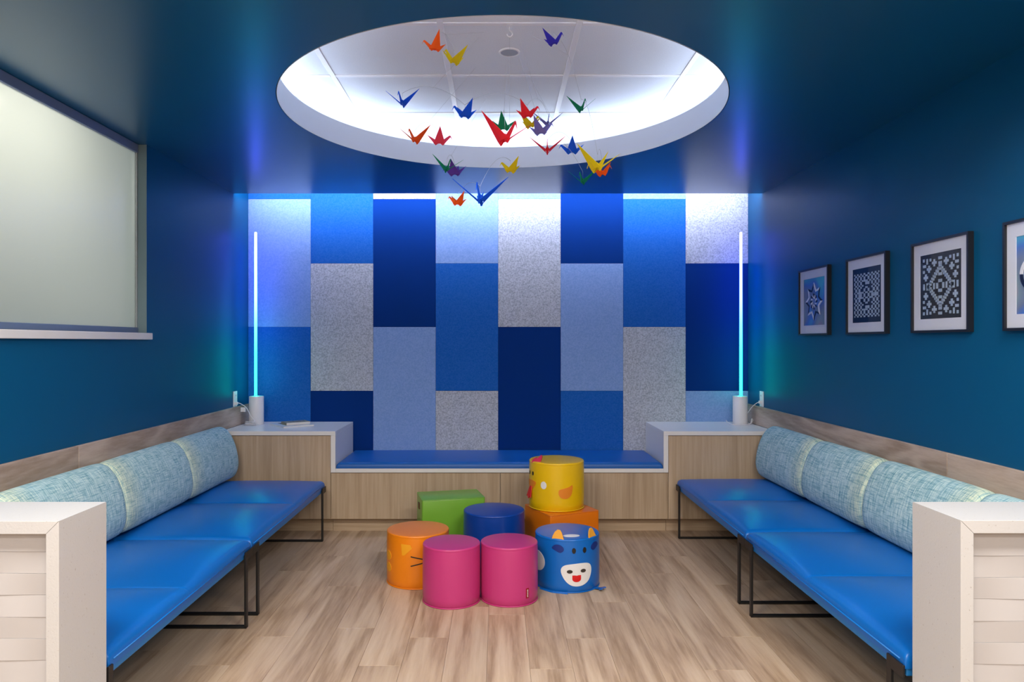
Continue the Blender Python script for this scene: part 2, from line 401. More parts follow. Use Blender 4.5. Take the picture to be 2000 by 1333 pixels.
# light slot between the ceiling edge and the felt wall
cpart('light_slot_cap', MB().box((-W, DE-.12, 2.90), (W, DB+.012, 2.95)), M['white'])
cpart('light_slot_face', MB().box((-W, DE-.14, ZC+.046), (W, DE-.12, 2.90)), M['white'])
cpart('light_strip', MB().box((-W+.03, DE+.012, ZC+.075), (W-.03, DE+.024, ZC+.095)), emit('slot_led', SLOT_COL, LED_SLOT))
cpart('light_strip_holder', MB().box((-W+.02, DE-.06, ZC+.046), (W-.02, DE+.011, ZC+.110)), M['white'])

# the camera's own room (behind the view)
struct('wall_front', MB().box((-4.2, -4.1, 0), (4.2, -4, 2.75)), M['offwhite'])
struct('wall_outer_right', MB().box((4.2, -4, 0), (4.3, 1.1, 2.75)), M['offwhite'])
struct('wall_outer_left', MB().box((-4.3, -4, 0), (-4.2, 1.1, 2.75)), M['offwhite'])
struct('wall_return_left', MB().box((-4.2, Y0, 0), (-W-.131, Y0+.1, 2.75)), M['offwhite'])
struct('wall_return_right', MB().box((W+.131, Y0, 0), (4.2, Y0+.1, 2.75)), M['offwhite'])
struct('ceiling.001', MB().box((-4.2, -4, 2.70), (4.2, YC, 2.75)), M['offwhite'])

# window
win = MB().box((-W-.055, WY0, WZ+.002), (-W-.045, WY1, WZ+.003))
wn = bpy.data.objects.new('window_1', None); C.objects.link(wn); wn.location = (-W, WY1, WZ)
wn['kind'] = 'structure'; wn['category'] = 'window'; wn['label'] = 'large frosted glass window high in the left wall'
def wpart(name, mb, m, smooth=False):
    o = link(name, mb, m, wn, smooth); o.location -= wn.location; return o
wpart('frosted_pane', MB().box((-W-.064, WY0, WZ+.03), (-W-.058, WY1-.012, ZC-.045)), M['wglass'])
wpart('top_track', MB().box((-W-.08, WY0, ZC-.048), (-W-.045, WY1-.004, ZC-.001), .002, 1), M['alu'])
wpart('bottom_track', MB().box((-W-.08, WY0, WZ+.001), (-W-.045, WY1-.004, WZ+.031), .002, 1), M['alu'])
wpart('side_track', MB().box((-W-.08, WY1-.012, WZ+.031), (-W-.05, WY1-.004, ZC-.048)), M['silver'])
wpart('jamb_lining', MB().box((-W-.13, WY1-.004, WZ+.001), (-W-.0005, WY1-.0005, ZC-.001)), M['jamb'])
wpart('sill', MB().box((-W-.05, WY0-.03, WZ-.037), (-W+.021, WY1+.025, WZ), .003, 2), M['solid'])
# room behind the frosted window
struct('wall_beyond', MB().box((-3.5, 1.2, .5), (-3.45, 5.6, 2.9)), M['offwhite'])
struct('ceiling.002', MB().box((-3.45, 1.2, 2.6), (-W-.131, 5.6, 2.65)), M['offwhite'])
struct('floor.001', MB().box((-3.45, 1.2, .4), (-W-.131, 5.6, .45)), M['offwhite'])

# oak rails along the side walls
for s, lab in ((-1, 'greyed oak back rail along the left wall above the bench'), (1, 'greyed oak back rail along the right wall below the pictures')):
    r = empty('wall_rail', lab, 'rail', (s*W, 3.0, .7205), 0, 'oak rails along the side walls')
    segs = [(2.16, 3.30), (3.302, DB-.003)] if s < 0 else [(2.16, 3.083), (3.085, DB-.003)]
    for a, b in segs:
        o = link('rail_board', MB().box((s*W, a, .7205), (s*(W-.020), b, .862), .0015, 1), M['rail'], r); o.location -= r.location

# ------------------------------------------------------------------ built-in storage wall
YF = 4.983                                  # front of the white edge
def cabinet(x0, x1, zt, lab, doors):
    t = empty('storage_cabinet', lab, 'cabinet', ((x0+x1)/2, YF+.3, 0), 0, 'built-in oak cabinets')
    def p(name, mb, m):
        o = link(name, mb, m, t); o.location -= t.location; return o
    p('carcass', MB().box((x0+.002, YF+.032, .098), (x1-.002, DB-.004, zt-.002)), M['oakv'])
    p('toe_kick', MB().box((x0+.001, 5.066, 0), (x1-.001, 5.09, .097)), M['oakk'])
    for a, b in doors: p('door', MB().box((a+.0015, YF+.012, .100), (b-.0015, YF+.031, zt-.0035), .001, 1), M['oakv'])
    return t
cabinet(-W+.001, -1.178, .6895, 'tall oak cabinet under the white counter with the books', [(-W+.001, -1.178)])
cabinet(-1.178, .0144, .4275, 'low oak cabinet under the blue window seat, left of the centre seam', [(-1.178, .0144)])
cabinet(.0144, 1.197, .4275, 'low oak cabinet behind the chick stool, right of the centre seam', [(.0144, 1.197)])
cabinet(1.197, W-.001, .6895, 'tall oak cabinet at the end of the right bench', [(1.197, W-.001)])
ct = empty('countertop', 'white stepped countertop running over all oak cabinets along the back wall', 'countertop', (0, YF+.3, .43))
def ctp(name, a, b):
    o = link(name, MB().box(a, b, .0012, 1), M['solid'], ct); o.location -= ct.location
ctp('counter_slab', (-W+.0205, YF, .690), (-1.1432, DB-.003, .7194)); ctp('counter_slab', (1.162, YF, .690), (W-.0205, DB-.003, .7194))
ctp('side_panel', (-1.1762, YF, .4285), (-1.1432, DB-.003, .6898)); ctp('side_panel', (1.162, YF, .4285), (1.195, DB-.003, .6898))
ctp('seat_slab', (-1.143, YF, .4285), (1.1618, DB-.003, .457))

def pad(x0, x1, y0, y1, zb, zt, r, dome, nx, ny, zones):
    """upholstered pad: height field with rolled edges, one pillow per (y-zone)"""
    def spaced(a, b, n, extra=()):
        base = [a, a+r*.12, a+r*.35, a+r*.7, a+r*1.2]+[a+r*1.8+(b-a-3.6*r)*i/n for i in range(n+1)]+[b-r*1.2, b-r*.7, b-r*.35, b-r*.12, b]
        for e in extra: base += [e-.02, e-.008, e-.003, e, e+.003, e+.008, e+.02]
        return sorted(set(round(q, 5) for q in base))
    xs = spaced(min(x0, x1), max(x0, x1), nx); ys = spaced(y0, y1, ny, zones)
    xa, xb = xs[0], xs[-1]; cuts = [y0]+list(zones)+[y1]
    def fall(d): return 0 if d >= r else r-math.sqrt(max(0, r*r-(r-d)**2))
    mb = MB(); vs = []
    for x in xs:
        for y in ys:
            z = zt-max(fall(min(x-xa, xb-x)), fall(min(y-y0, y1-y)))
            a = (x-xa)/(xb-xa)
            for q in range(len(cuts)-1):
                if cuts[q] <= y <= cuts[q+1]:
                    b = (y-cuts[q])/(cuts[q+1]-cuts[q])
                    z += dome*(1-abs(2*b-1)**2.4)*(1-abs(2*a-1)**3); break
            for e in zones: z -= .004*math.exp(-((y-e)/.004)**2)*min(1, (x-xa)/.06, (xb-x)/.06)
            vs.append((x, y, z))
    m_, n_ = len(xs), len(ys); fs = [(i*n_+j, (i+1)*n_+j, (i+1)*n_+j+1, i*n_+j+1) for i in range(m_-1) for j in range(n_-1)]
    rim = [i*n_ for i in range(m_)]+[(m_-1)*n_+j for j in range(1, n_)]+[i*n_+n_-1 for i in range(m_-2, -1, -1)]+[j for j in range(n_-2, 0, -1)]
    k = len(vs); R_ = len(rim); vs += [(vs[i][0], vs[i][1], zb) for i in rim]
    fs += [(rim[i], rim[(i+1) % R_], k+(i+1) % R_, k+i) for i in range(R_)]; fs.append(tuple(k+i for i in range(R_)))
    return mb.add(vs, fs)
bc = empty('seat_cushion', 'long blue vinyl cushion on the white window seat', 'cushion', (0, YF+.3, .4572))
o = link('cushion_pad', pad(-1.138, 1.157, YF+.004, DB-.006, .4575, .498, .028, .012, 40, 14, ()), M['leather2'], bc, 50); o.location -= bc.location
o = link('piping', MB().tube([(-1.12, YF+.007, .4665), (1.14, YF+.007, .4665)], .003, 6), M['piping'], bc, True); o.location -= bc.location

# ------------------------------------------------------------------ side benches
def bench(s, xf, y0, y1, crease, lab, legs):
    t = empty('upholstered_bench', lab, 'bench', (s*(abs(xf)+.35), (y0+y1)/2, 0), 0, 'vinyl benches along the side walls')
    def p(name, mb, m, smooth=False):
        o = link(name, mb, m, t, smooth); o.location -= t.location; return o
    xb = s*(W-.03); xf = s*xf
    p('seat', pad(xf, xb, y0+.003, y1-.003,   .346, .396, .03, .030, 16, 56, (crease,)), M['leather'], 50)
    p('seat_rim', MB().box((xf+s*.006, y0+.006, .322), (xb-s*.006, y1-.006, .3455), .003, 2), M['rim'])
    p('piping', MB().tube([(xf-s*.0005, y0+.03, .3665), (xf-s*.0005, y1-.03, .3665)], .0028, 6), M['piping'], True)
    for y in legs:
        xo = xf-s*.004; xi = s*(W-.10); lf = MB()
        lf.box((xo-s*.005, y-.0125, .004), (xo+s*.006, y+.0125, .356), .002, 1)
        lf.box((xo-s*.005, y-.0125, 0), (xi, y+.0125, .011), .002, 1)
        lf.box((xi-s*.011, y-.0125, .004), (xi, y+.0125, .321), .002, 1)
        o = p('leg_frame', lf, M['black'])
        e = y0 if abs(y-y0) < abs(y-y1) else y1
        q = link('mounting_plate', MB().box((xo-s*.0048, min(y-.012, e), .318), (xo+s*.003, max(y+.012, e), .358), .0015, 1), M['black'], o)
        q.location -= o.location+t.location
    return t
bench(-1, 1.190, 3.42, 4.87, 4.18, 'blue two-seat bench on black sled legs along the left wall, far unit', (3.50, 4.79))
bench(-1, 1.190, 2.165, 3.418, 2.74, 'blue two-seat bench on black sled legs along the left wall, near unit', (2.168, 3.34))
bench(1, 1.243, 3.562, 4.93, 4.26, 'blue two-seat bench on black sled legs along the right wall, far unit', (3.65, 4.86))
bench(1, 1.243, 2.165, 3.56, 2.88, 'blue two-seat bench on black sled legs along the right wall, near unit', (2.245, 3.475))

# bolsters
PROF = [(.026, .415), (.09, .414), (.145, .418), (.182, .44), (.200, .50), (.196, .57), (.178, .645), (.150, .71), (.118, .752), (.085, .771), (.052, .768), (.030, .742), (.024, .62), (.024, .50)]
def catmull(P, sub=3):
    out = []; n = len(P)
    for i in range(n):
        a, b, c, d = P[i-1], P[i], P[(i+1) % n], P[(i+2) % n]
        for k in range(sub):
            t = k/sub
            out.append(tuple(.5*(2*b[q]+(c[q]-a[q])*t+(2*a[q]-5*b[q]+4*c[q]-d[q])*t*t+(3*b[q]-a[q]-3*c[q]+d[q])*t**3) for q in (0, 1)))
    return out
PR = catmull(PROF); PC = (sum(p[0] for p in PR)/len(PR), sum(p[1] for p in PR)/len(PR))
def bolster(s, y0, y1, lab):
    L = y1-y0; sts = [0, .004, .012, .028, .06, .12]+[L*q for q in (.3, .5, .7)]+[L-.12, L-.06, L-.028, L-.012, L-.004, L]
    mb = MB(); vs = []; uvs = []; n = len(PR)
    per = [0]
    for i in range(n): per.append(per[-1]+math.dist(PR[i], PR[(i+1) % n]))
    for a in sts:
        e = min(a, L-a); k = 1-.10*math.exp(-e/.010)-.022*math.exp(-e/.05)
        for i, (t, z) in enumerate(PR):
            tt = PC[0]+(t-PC[0])*k; zz = PC[1]+(z-PC[1])*k
            if t < PC[0] and z < .72: tt = max(tt, .022)
            vs.append((s*(W-tt), y0+a, max(zz, .414))); uvs.append((a, per[i]))
    fs = []
    for q in range(len(sts)-1):
        for i in range(n):
            j = (i+1) % n; fs.append((q*n+i, q*n+j, (q+1)*n+j, (q+1)*n+i))
    fs += [tuple(range(n)), tuple((len(sts)-1)*n+i for i in range(n))]
    mb.add(vs, fs)
    o = link('back_cushion', mb, M['weave'], None, 60)
    me = o.data; ul = me.uv_layers.new(name='UVMap')
    for lp in me.loops: ul.data[lp.index].uv = uvs[lp.vertex_index]
    tag(o, lab, 'cushion', 'woven back cushions on the benches')
LC = [4.865, 4.14, 3.40, 2.66, 2.17]; RC = [4.905, 4.17, 3.475, 2.73, 2.17]
wl = ['against the oak cabinet', 'next to the farthest one', 'third from the back wall', 'nearest the white half wall']
for k in range(4):
    bolster(-1, LC[k+1]+.002, LC[k]-.002, 'teal woven back cushion on the left bench, '+wl[k])
    bolster(1, RC[k+1]+.002, RC[k]-.002, 'teal woven back cushion on the right bench, '+wl[k])

# ------------------------------------------------------------------ white half walls in front
def half_wall(s, xe, d1, d2, lab):
    t = empty('half_wall', lab, 'half wall', (s*1.6, d1, 0)); t['kind'] = 'structure'
    def p(name, mb, m, smooth=False):
        o = link(name, mb, m, t, smooth); o.location -= t.location; return o
    xe = s*xe; th = .035; zt = .862; xo = s*(W-.001)
    top = MB(); side = MB()
    # mitred slabs: the joint runs at 45 degrees through the corner
    g = s*.0004
    fn = lambda u, v, w_: (u, d1+w_, v)
    top.prism([(xe+g, zt), (xo, zt), (xo, zt-th), (xe+s*th+g, zt-th)], fn, d2-d1)
    side.prism([(xe, 0), (xe+s*th, 0), (xe+s*th, zt-th-.0004), (xe, zt-.0004)], fn, d2-d1)
    for nm, mb in (('top_slab', top), ('side_slab', side)):
        o = p(nm, mb, M['quartz']); bv = o.modifiers.new('edge', 'BEVEL'); bv.width = .0009; bv.segments = 2
    p('core', MB().box((xe+s*(th+.001), d1+.036, 0), (xo, d2-.002, zt-th-.001)), M['relief'])
    h = .0597; A = .0042; xa = xe+s*(th+.0012); n = 90
    z1 = zt-th-.001
    zs = [z1, .772 if s < 0 else .758]
    while zs[-1] > h*.6: zs.append(max(0, zs[-1]-h))
    for i in range(len(zs)-1):
        zb, za = zs[i+1], zs[i]; vs = []; ph = (2.1 if s < 0 else 1.2)+i*2.3
        for k in range(n+1):
            x = xa+(xo-xa)*k/n; sn = .5+.5*math.sin(2*PI*abs(x)/.46+ph)
            yb = d1+.034-A-A*sn; yt = d1+.034-A-A*(1-sn)
            vs += [(x, yb, zb+.0004), (x, yt, za-.0004), (x, d1+.0358, zb+.0004), (x, d1+.0358, za-.0004)]
        fs = []
        for k in range(n):
            a, b = 4*k, 4*k+4
            fs += [(a, b, b+1, a+1), (a+1, b+1, b+3, a+3), (a, a+2, b+2, b), (a+2, a+3, b+3, b+2)]
        fs += [(0, 1, 3, 2), (4*n, 4*n+2, 4*n+3, 4*n+1)]
        p('relief_strip', MB().add(vs, fs), M['relief'], 30)
half_wall(-1, 1.185, 1.914, 2.147, 'white quartz capped half wall with wavy front at the left bench end')
half_wall(1, 1.253, 1.922, 2.147, 'white quartz capped half wall with wavy front at the right bench end')

# ------------------------------------------------------------------ LED tube lamps with cords, outlets
def lamp(x, y, tx, lab, cord, extra):
    t = empty('tube_lamp', lab, 'lamp', (x, y, .7194), 0, 'LED tube lamps in the back corners')
    link('base', MB().lathe([(.052, 0), (.0545, .003), (.0545, .210), (.052, .214), (.018, .2145), (.018, .19)], 48), M['plastic'], t, 40)
    tb = link('light_tube', MB().lathe([(.0105, .19), (.0105, 1.462), (.008, 1.468)], 20, (tx, 0, 0)), None, t, 40)
    tb.data.materials.append(tube_mat('led_tube', 1.27))
    c = link('power_cord', MB().tube(cord, .0028, 6), M['plastic'], t, True, False)
    for k in extra:
        o = link(k[0], k[1], M['plastic'], t, k[2]); 
    return t
def bez(P, n=10):
    out = []
    for i in range(len(P)-1):
        a, b, c, d = (Vector(P[max(0, i-1)]), Vector(P[i]), Vector(P[i+1]), Vector(P[min(len(P)-1, i+2)]))
        for k in range(n):
            q = k/n; out.append(.5*(2*b+(c-a)*q+(2*a-5*b+4*c-d)*q*q+(3*b-a-3*c+d)*q**3))
    out.append(Vector(P[-1])); return out
LX, RX = -1.846, 1.848; LY = 5.42
coil = [(-.02+.045*math.cos(a*1.05)*(1-a*.008), -.085+.03*math.sin(a)*(1-a*.008), .004+.0016*a) for a in [k*.5 for k in range(0, 40)]]
cordL = bez([(-.117, -.125, .168), (-.09, -.125, .172), (-.055, -.11, .15), (-.035, -.10, .125), (-.01, -.10, .075), (.02, -.09, .03), (.015, -.085, .012)])+[Vector(p) for p in reversed(coil)]+[Vector((.03, -.05, .004))]
lamp(LX, LY, -.006, 'slim glowing LED tube lamp in a white canister beside the books', cordL,
     [('plug', MB().box((-.1245, -.137, .158), (-.098, -.113, .18), .003, 2), False), ('cord_tag', MB().box((-.078, -.122, .105), (-.043, -.108, .138), .002, 1), False)])
cordR = bez([(.116, -.125, .178), (.09, -.125, .176), (.065, -.10, .15), (.056, -.06, .12), (.05, .03, .05), (.055, .03, .02), (.075, -.01, .004), (.085, -.03, .03), (.072, -.045, .045), (.062, -.05, .012), (.03, -.058, .004), (-.02, -.062, .004), (-.075, -.05, .004), (-.105, -.03, .02), (-.118, -.03, .032)])
lamp(RX, LY, .006, 'slim glowing LED tube lamp in a white canister on the bookless counter', cordR,
     [('plug', MB().box((.0975, -.137, .167), (.1225, -.113, .189), .003, 2), False)])
for s, y, lab in ((-1, 5.31, 'white double outlet plate above the left oak rail'), (1, 5.30, 'white double outlet plate above the right oak rail')):
    z0 = .863
    t = empty('wall_outlet', lab, 'outlet', (s*W, y, z0), 0, 'wall outlets above the rails')
    x = lambda d: -s*d
    zz = z0
    link('cover_plate', MB().box((0, -.036, .001), (x(.006), .036, .116), .002, 2), M['plastic'], t)
    for zc in (.032, .083):
        o = link('socket', MB().box((x(.006), -.017, zc-.018), (x(.0085), .017, zc+.018), .001, 1), M['plastic'], t)
        q = link('slot', MB().box((x(.0085), -.008, zc-.005), (x(.009), -.006, zc+.006)).box((x(.0085), .006, zc-.005), (x(.009), .008, zc+.006)), M['a_black'], o); q.location -= o.location

# ------------------------------------------------------------------ books
def book(x, y, z, ang, w_, d_, h, cover, pages, art, lab):
    t = empty('book', lab, 'book', (x, y, z), math.radians(ang), 'reading matter on the counter')
    link('page_block', MB().box((-w_/2+.002, -d_/2+.002, .0012), (w_/2-.002, d_/2-.003, h-.0012)), pages, t)
    link('back_cover', MB().box((-w_/2, -d_/2, 0), (w_/2, d_/2, .0011)), cover, t)
    link('front_cover', MB().box((-w_/2, -d_/2, h-.0011), (w_/2, d_/2, h)), cover, t)
    link('spine', MB().box((-w_/2-.0012, -d_/2, 0), (-w_/2, d_/2, h)), cover, t)
    if art: link('cover_picture', MB().box((-w_*.3, -d_*.32, h), (w_*.42, d_*.36, h+.0003)), art, t)
M['pages'] = mat('paper_pages', (.74, .72, .68), .8); M['cream'] = mat('tan_cover', (.28, .24, .16), .5); M['bookw'] = mat('white_cover', (.62, .66, .72), .35)
M['bookpic'] = speckle('cover_print', (.30, .28, .22), (.04, .05, .07), 45, .5, .42, .56)
M['bookpic2'] = speckle('cover_print_dark', (.08, .10, .14), (.02, .03, .06), 30, .4, .42, .56)
book(-1.555, 5.345, .7196, 38, .235, .285, .011, M['bookw'], M['pages'], M['bookpic2'], 'thin white magazine under the small tan paperback on the counter')
book(-1.520, 5.330, .7312, 35, .180, .120, .019, M['cream'], M['pages'], M['bookpic'], 'small tan paperback lying on the white magazine')

# ------------------------------------------------------------------ foam stools
def stool(name, x, y, z, r, h, m, lab, cat='stool'):
    t = empty(name, lab, cat, (x, y, z), math.atan2(y, x)-PI/2, 'foam stools on the floor')      # local -Y faces the camera
    R = .012
    prof = [(r-.006, .004), (r, .010)]+[(r, h*q) for q in (.25, .5, .75)]+[(r, h-.035)]
    link('cover', MB().lathe([(r-.006, .003), (r-.001, .008)]+[(r+.001*math.sin(PI*q), .008+(h-.028)*q) for q in [i/8 for i in range(1, 8)]]+[(r-.0005, h-.020), (r-.0008, h-.014)], 72), m, t, 50)
    top = [(r-.0008, h-.0138), (r-.0002, h-.010)]+[(r-.008+.008*math.cos(a), h-.0085+.0085*math.sin(a)) for a in [PI/2*i/6 for i in range(1, 7)]]+[(r*.7, h+.002), (r*.35, h+.004), (.004, h+.0045)]
    link('top', MB().lathe(top, 72), m, t, 50)
    link('piping', MB().tube([((r-.001)*math.cos(2*PI*i/72), (r-.001)*math.sin(2*PI*i/72), .0035) for i in range(72)], .0035, 6, True), m, t, True)
    return t
def patch(t, name, r, ang, zc, poly, m, th=.0014, rings=5):
    """flat shape sewn on a round side: poly in metres (arc, z), centred at ang degrees (right positive)"""
    n = len(poly); mb = MB(); a0 = math.radians(ang)
    cu = sum(p[0] for p in poly)/n; cv = sum(p[1] for p in poly)/n
    def pt(u, v, w_):
        a = a0+u/r; return ((r+.0012+w_)*math.sin(a), -(r+.0012+w_)*math.cos(a), zc+v)
    vs = [pt(cu, cv, th)]; fs = []
    for k in range(1, rings+1):
        q = k/rings; vs += [pt(cu+(u-cu)*q, cv+(v-cv)*q, th) for u, v in poly]
    vs += [pt(u, v, -.0005) for u, v in poly]
    for i in range(n): fs.append((0, 1+i, 1+(i+1) % n))
    for k in range(rings):
        for i in range(n):
            j = (i+1) % n; fs.append((1+k*n+i, 1+(k+1)*n+i, 1+(k+1)*n+j, 1+k*n+j))
    return link(name, mb.add(vs, fs), m, t)
def ell(a, b, n=28, p=2.0):
    out = []
    for i in range(n):
        c, s_ = math.cos(2*PI*i/n), math.sin(2*PI*i/n)
        out.append((a*math.copysign(abs(c)**(2/p), c), b*math.copysign(abs(s_)**(2/p), s_)))
    return out
def dense(poly, k=4):
    out = []
    for i in range(len(poly)):
        a, b = poly[i], poly[(i+1) % len(poly)]
        out += [(a[0]+(b[0]-a[0])*q/k, a[1]+(b[1]-a[1])*q/k) for q in range(k)]
    return out

stool('round_stool', -.244, 3.714, 0, .150, .300, M['s_pink'], 'plain pink round foam stool in front of the orange stool')
pr = stool('round_stool', .058, 3.742, 0, .150, .300, M['s_pink'], 'pink round foam stool with a red tag, beside the blue cow stool')
tg = patch(pr, 'brand_tag', .150, 38, .064, dense([(-.009, -.025), (.009, -.025), (.009, .025), (-.009, .025)]), M['tag'])
for q in range(6):
    o = patch(pr, 'tag_print', .1516, 38, .047+.0066*q, [(-.0022-.001*(q % 2), -.0022), (.003, -.0022), (.003, .0018), (-.0022, .0018)], M['a_white'], .0008, 1)
    o.parent = tg; o.location -= tg.location
stool('round_stool', -.025, 4.314, 0, .185, .330, M['s_blue'], 'plain dark blue round foam stool behind the two pink ones')

cat = stool('animal_stool', -.454, 4.024, 0, .175, .290, M['s_orange'], 'orange cat-faced round foam stool, leftmost of the group')
patch(cat, 'ear_patch', .175, -21, .214, dense([(-.032, .032), (.022, .030), (.032, .012), (-.010, -.028), (-.026, -.030)]), M['a_yel'])
patch(cat, 'stripe_patch', .175, -66, .165, ell(.030, .026), M['a_yel']); patch(cat, 'stripe_patch', .175, -66, .100, ell(.030, .026), M['a_yel'])
def bar(u0, v0, u1, v1, w_):
    dx, dy = u1-u0, v1-v0; L = math.hypot(dx, dy); nx, ny = -dy/L*w_, dx/L*w_
    return dense([(u0+nx, v0+ny), (u0-nx, v0-ny), (u1-nx, v1-ny), (u1+nx, v1+ny)], 6)
patch(cat, 'whisker', .175, 0, 0, bar(-.040, .181, .034, .164, .0028), M['a_black'])
patch(cat, 'whisker', .175, 0, 0, bar(-.040, .129, .034, .147, .0028), M['a_black'])
for sg in (-1, 1): patch(cat, 'eye', .175, 38+sg*9, .205, ell(.010, .015), M['a_black'])
patch(cat, 'nose', .175, 38, .165, dense([(-.012, .008), (.012, .008), (0, -.010)]), M['a_black'])

cow = stool('animal_stool', .386, 3.975, 0, .1785, .288, M['s_cow'], 'bright blue cow-faced round foam stool with yellow horns')
fc = 17.5; rc = .1785
nose = [(-.088, .018), (-.080, .038), (-.055, .050), (0, .056), (.045, .056), (.075, .048), (.088, .025), (.086, -.005), (.070, -.038), (.042, -.058), (.005, -.066), (-.032, -.060), (-.060, -.040), (-.080, -.010)]
mz = patch(cow, 'muzzle', rc, fc, .103, catmull(nose, 3), M['a_white'])
for sg in (-1, 1):
    o = patch(cow, 'nostril', rc+.0016, fc+sg*12-1, .118+sg*.001, ell(.0155, .0095), M['a_brown'], .0012); o.parent = mz; o.location -= mz.location
o = patch(cow, 'mouth', rc+.0016, fc-1, .079, [(-.024, .018), (.024, .018)]+[(.024*math.cos(a), -.002-.016*math.sin(a)) for a in [PI*i/12 for i in range(13)]], M['a_red'], .0012); o.parent = mz; o.location -= mz.location
for sg in (-1, 1): patch(cow, 'eye', rc, fc+4+sg*9.8, .228, ell(.0105, .0155), M['a_black'])
patch(cow, 'ear', rc, fc-33, .238, catmull([(-.036, .000), (-.018, .018), (.008, .019), (.028, .006), (.030, -.010), (.012, -.022), (-.012, -.014)], 4), M['a_navy'])
patch(cow, 'ear', rc, fc+38, .240, catmull([(.036, .000), (.018, .018), (-.008, .019), (-.028, .006), (-.030, -.010), (-.012, -.022), (.012, -.014)], 4), M['a_navy'])
patch(cow, 'side_spot', rc, -62, .147, ell(.062, .054), M['a_white'])
def flap(t, name, poly, ang, r, z, lean, m, th=.004, twist=0):
    """stuffed flap: poly (u across, v up) standing at the rim, leaning inwards"""
    a = math.radians(ang); tw = a+math.radians(twist)
    def fn(u, v, w_):
        rr = r-v*math.sin(lean)-w_*math.cos(lean)
        return (r*math.sin(a)+(rr-r)*math.sin(tw)+u*math.cos(tw), -r*math.cos(a)-(rr-r)*math.cos(tw)+u*math.sin(tw), z+v*math.cos(lean)-w_*math.sin(lean))
    o = link(name, MB().prism(poly, fn, th), m, t, 50); bv = o.modifiers.new('soft', 'BEVEL'); bv.width = .0013; bv.segments = 2
    return o
horn = [(-.036, 0), (-.031, .022), (-.020, .044), (-.006, .056), (.008, .055), (.018, .042), (.028, .018), (.036, 0)]
flap(cow, 'horn', horn, fc-34, rc-.004, .280, .25, M['a_gold'], .006)
flap(cow, 'horn', horn, fc+36, rc-.004, .280, .25, M['a_gold'], .006)
sp = ell(.046, .024, 28)
fa = math.radians(fc-6)
link('forehead_spot', MB().prism(sp, lambda u, v, w_: (.115*math.sin(fa)+u*math.cos(fa)-v*math.sin(fa), -.115*math.cos(fa)+u*math.sin(fa)+v*math.cos(fa), .2905+w_), .0025), M['a_white'], cow)
tl = [(0, -.014), (.05, -.010), (.075, -.030), (.095, -.018), (.085, .0), (.10, .016), (.08, .026), (.05, .008), (0, .012)]
ta = math.radians(58)
link('tail', MB().prism(tl, lambda u, v, w_: ((rc-.01+u*.7)*math.sin(ta)+v*math.cos(ta), -(rc-.01+u*.7)*math.cos(ta)+v*math.sin(ta), .003+w_+u*.12), .004), M['s_cow'], cow)
for a in (-38, -12):
    flap(cow, 'foot', [(-.045, 0), (-.04, .008), (.04, .008), (.045, 0)], a, rc+.012, .0015, .9, M['s_cow'], .004)

cube_a = math.atan2(.418, .908)
def block(name, x, y, ang, w_, d_, h, m, lab):
    t = empty(name, lab, 'stool', (x, y, 0), ang, 'foam stools on the floor')
    link('cover', MB().box((-w_/2, -d_/2, .001), (w_/2, d_/2, h), .009, 3), m, t, 40)
    e = .0065
    loop = [(-w_/2+e, -d_/2+e, h-.0035), (w_/2-e, -d_/2+e, h-.0035), (w_/2-e, d_/2-e, h-.0035), (-w_/2+e, d_/2-e, h-.0035)]
    for q, zz in (('top_piping', h-.0022), ('bottom_piping', .0045)):
        pts = []
        e2 = .0024
        for (sx, sy) in ((-1, -1), (1, -1), (1, 1), (-1, 1)):
            for k in range(4):
                a0 = {(-1, -1): PI, (1, -1): 1.5*PI, (1, 1): 0, (-1, 1): .5*PI}[(sx, sy)]+k*PI/6
                pts.append((sx*(w_/2-.010)+.0085*math.cos(a0), sy*(d_/2-.010)+.0085*math.sin(a0), zz))
        link(q, MB().tube(pts, .0026, 6, True), m, t, True)
    return t
oc = block('cube_stool', .398, 4.492, cube_a, .345, .345, .300, M['s_cube'], 'orange cube foam stool carrying the yellow chick stool')
gr = block('block_stool', -.312, 4.632, math.atan2(.097, .397), .405, .262, .350, M['s_green'], 'green rectangular foam block stool by the oak cabinet')
o = link('side_label', MB().box((-.2085, -.02, .27), (-.2025, .02, .31), .001, 1), mat('brown_label', (.12, .05, .02), .6), gr)

ch = stool('animal_stool', .372, 4.527, .3015, .174, .297, M['s_yellow'], 'yellow chick-faced round foam stool on top of the orange cube')
rk = .174
for a in (-57, -73): patch(ch, 'eye', rk, a, .222, ell(.0085, .0125), M['a_black'])
patch(ch, 'beak', rk, -65, .160, catmull([(-.055, .012), (0, .020), (.055, .012), (.040, -.018), (.018, -.034), (-.018, -.034), (-.040, -.018)], 3), M['a_orange'])
flap(ch, 'wattle', [(-.014, 0), (-.034, -.070), (-.020, -.064), (0, -.080), (.020, -.064), (.034, -.070), (.014, 0)], -66, rk+.004, .140, .22, M['a_red'], .005)
patch(ch, 'cheek', rk, -27, .160, ell(.0195, .0235), M['a_white'])
patch(ch, 'wing_patch', rk, 19, .118, catmull([(-.046, .000), (-.040, .018), (-.012, .026), (.022, .034), (.044, .044), (.046, .020), (.036, -.016), (.010, -.036), (-.022, -.034), (-.040, -.020)], 3), M['a_orange'])
flap(ch, 'comb', [(-.040, 0), (-.030, .020), (-.012, .034), (.000, .028), (.028, .054), (.034, .040), (.024, .006), (.012, 0)], -50, rk-.012, .288, .15, M['a_comb'], .012, 20)

